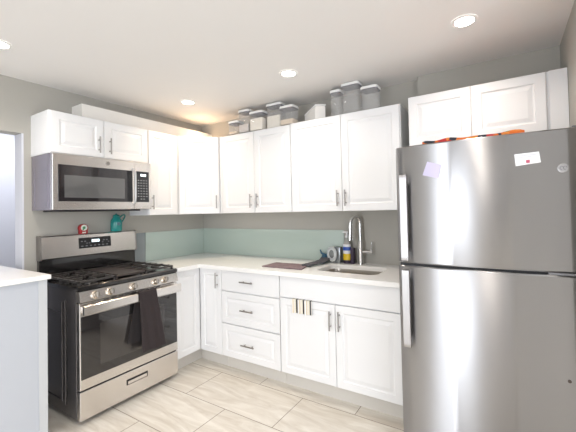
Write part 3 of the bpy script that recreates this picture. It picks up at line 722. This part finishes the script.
bm = nbm(); lathe(bm, V(1.712,-0.082,CT+0.078), [(0.050,0),(0.066,0.006),(0.066,0.018),(0.056,0.024),(0.052,0.016),(0.0,0.014)], 32, ax); fc = obj('round_rim', bm, M_jarface, t, smooth=True)
bm = nbm(); lathe(bm, V(1.712,-0.082,CT+0.078)+ax*0.015, [(0.036,0),(0.034,0.003),(0.014,0.004),(0.012,0.008),(0.0,0.008)], 28, ax); obj('dark_centre', bm, M_jar, fc, smooth=True)
cx,cy = 1.838,-0.060
t = thing('soap_bottle', (cx,cy,CT), 'pump soap bottle with a white, blue and yellow label beside the faucet', 'bottle')
def er(z,a,b): return [V(cx+a*math.cos(q), cy+b*math.sin(q), z) for q in [2*math.pi*i/28 for i in range(28)]]
bm = nbm(); loft(bm, [er(CT+.001,.030,.022),er(CT+.006,.035,.025),er(CT+.08,.036,.025),er(CT+.155,.034,.024),er(CT+.195,.024,.018),er(CT+.205,.013,.013),er(CT+.222,.013,.013)])
obj('bottle', bm, mat('clear_grey_plastic',(0.42,0.41,0.38),0.2), t, smooth=True)
bm = nbm(); loft(bm, [er(CT+.052,.0364,.0256),er(CT+.165,.0345,.0246)]); obj('white_label', bm, M_soapw, t, smooth=True)
bm = nbm(); loft(bm, [er(CT+.030,.0367,.0258),er(CT+.085,.0367,.0258)]); obj('yellow_label', bm, M_soap, t, smooth=True)
bm = nbm(); loft(bm, [er(CT+.112,.0362,.0256),er(CT+.143,.0356,.0252)]); obj('blue_label', bm, M_blue, t, smooth=True)
bm = nbm(); loft(bm, [er(CT+.002,.0358,.0254),er(CT+.028,.0362,.0256)]); obj('dark_base', bm, M_plum, t, smooth=True)
bm = nbm(); cyl(bm, (cx,cy,CT+.236),(cx,cy,CT+.262),0.006); box(bm, cx-.036,cx+.012,cy-.009,cy+.009,CT+.262,CT+.276, bev=0.003); cyl(bm,(cx,cy,CT+.222),(cx,cy,CT+.240),0.016,0.012); obj('pump', bm, M_soapw, t, smooth=True)
bm = nbm(); box(bm, 1.877,1.906,-0.085,-0.035,CT+.0005,CT+0.135, bev=0.004); tag(obj('sponge_holder', bm, M_plum), 'small dark plum sponge holder squeezed between the soap bottle and the faucet', 'holder')

# ------------------------------------------------------------------ canisters above the cabinets
def canister(x0,x1,zt,yc,label,fill=None,fillh=0,fm=None,depth=None):
    w = x1-x0; dp = depth or min(w*0.95,0.11); z0 = ZT+.0015; y0,y1 = yc-dp/2,yc+dp/2
    t = thing('canister', ((x0+x1)/2,yc,z0), label, 'canister', 'clear canisters on the wall cabinets')
    rr = min(w,dp)*0.2
    bm = nbm()
    P = lambda i,z: [V(x,y,z) for x,y in rrect(x0+i,x1-i,y0+i,y1-i,max(rr-i,.004),5)]
    loft(bm, [P(.004,z0),P(0,z0+.004),P(0,zt-.030),P(.0025,zt-.030),P(.0025,z0+.006),P(.006,z0+.0035)], cap0=True, cap1=True); obj('container', bm, M_clear, t, smooth=True)
    bm = nbm(); loft(bm, [P(.001,zt-.0285),P(-.001,zt-.028),P(-.001,zt-.022),P(.001,zt-.0215)]); obj('seal', bm, M_seal, t, smooth=True)
    bm = nbm(); loft(bm, [P(0,zt-.021),P(-.004,zt-.018),P(-.004,zt-.005),P(0.001,zt),P(0.008,zt)]); ld = obj('lid', bm, M_lid, t, smooth=True)
    bm = nbm(); cyl(bm, ((x0+x1)/2,yc,zt-.001),((x0+x1)/2,yc,zt+.002),min(w,dp)*0.25); obj('button', bm, M_lid, ld, smooth=True)
    if fill:
        bm = nbm(); loft(bm, [P(.0035,z0+.0065),P(.0035,z0+fillh)]); obj('contents', bm, fm, t)
    return t
cx_ = lambda x: 3.0272+(x-3.0272)*0.984
cz_ = lambda z: 1.3771+(z-1.3771)*0.984
yc = -0.235
canister(cx_(.65),cx_(.775),cz_(2.285),yc,'smallest squat clear canister, nearest the room corner',True,.03,M_oats)
canister(cx_(.785),cx_(.915),cz_(2.375),yc,'narrow tall clear canister, second from the room corner',True,.08,M_spag)
canister(cx_(.925),cx_(1.085),cz_(2.335),yc,'medium clear canister of flour, third from the room corner',True,.115,M_flour)
canister(cx_(1.10),cx_(1.27),cz_(2.388),yc+.04,'tall clear canister half full of flour, fourth from the room corner',True,.12,M_flour)
canister(cx_(1.285),cx_(1.43),cz_(2.325),yc,'clear canister with a little grain, just left of the white bin',True,.05,M_oats)
canister(cx_(1.795),cx_(1.885),cz_(2.368),yc,'slim tall empty canister right of the white bin',depth=.09)
canister(cx_(1.90),cx_(2.05),cz_(2.398),yc,'largest tall empty canister in the right-hand group')
canister(cx_(2.068),cx_(2.20),cz_(2.338),yc,'shorter empty canister at the right end above the sink',depth=.11)
# white bin
t = thing('storage_bin', (1.63,-0.22,ZT+.0075), 'white plastic bin with a sloping top between the two canister groups', 'bin')
bm = nbm(); z0 = ZT+.0075
A = [V(1.50,-0.16,z0),V(1.675,-0.275,z0),V(1.745,-0.22,z0),V(1.57,-0.10,z0)]
B = [V(1.50,-0.16,z0+.085),V(1.675,-0.275,z0+.118),V(1.745,-0.22,z0+.118),V(1.57,-0.10,z0+.085)]
loft(bm, [A,B]); bmesh.ops.bevel(bm, geom=bm.edges[:], offset=0.006, segments=2, affect='EDGES'); obj('body', bm, mat('bin_milky_white',(0.80,0.78,0.74),0.4,noise=0.03), t, smooth=True)
bm = nbm(); up = V(0,0,0.004)
c_ = sum(B, V(0,0,0))/4
loft(bm, [[c_+(p-c_)*1.02+up*.1 for p in B],[c_+(p-c_)*1.02+up*2 for p in B]]); obj('lid', bm, M_lid, t)

# ------------------------------------------------------------------ recessed ceiling lights
labels = {0:'warm recessed ceiling light over the corner cabinet',1:'small recessed ceiling light near the middle of the picture',2:'brightest recessed ceiling light above the refrigerator',3:'recessed ceiling light cut by the left edge of the picture'}
for i,(x,y,c,k) in enumerate(cans):
    t = thing('ceiling_light', (x,y,ZC), labels.get(i,'recessed ceiling light behind the viewer'), 'light', 'recessed ceiling lights')
    if i >= 4: pass
    bm = nbm(); lathe(bm, (x,y,ZC-.0005), [(0.050,-0.004),(0.050,-0.006),(0.066,-0.004),(0.068,0.0)], 32, cap=False); obj('trim', bm, M_trimw, t, smooth=True)
    bm = nbm(); cyl(bm, (x,y,ZC-.0045),(x,y,ZC-.002),0.0495, seg=32); obj('diffuser', bm, M_can, t)
    l = bpy.data.lights.new('can_lamp','AREA'); l.shape = 'DISK'; l.size = 0.10; l.spread = math.radians(130); l.energy = CAN_POWER*k; l.color = c
    lo = bpy.data.objects.new('can_lamp', l); COL.objects.link(lo); lo.parent = t; lo.location = (0,0,-0.010)
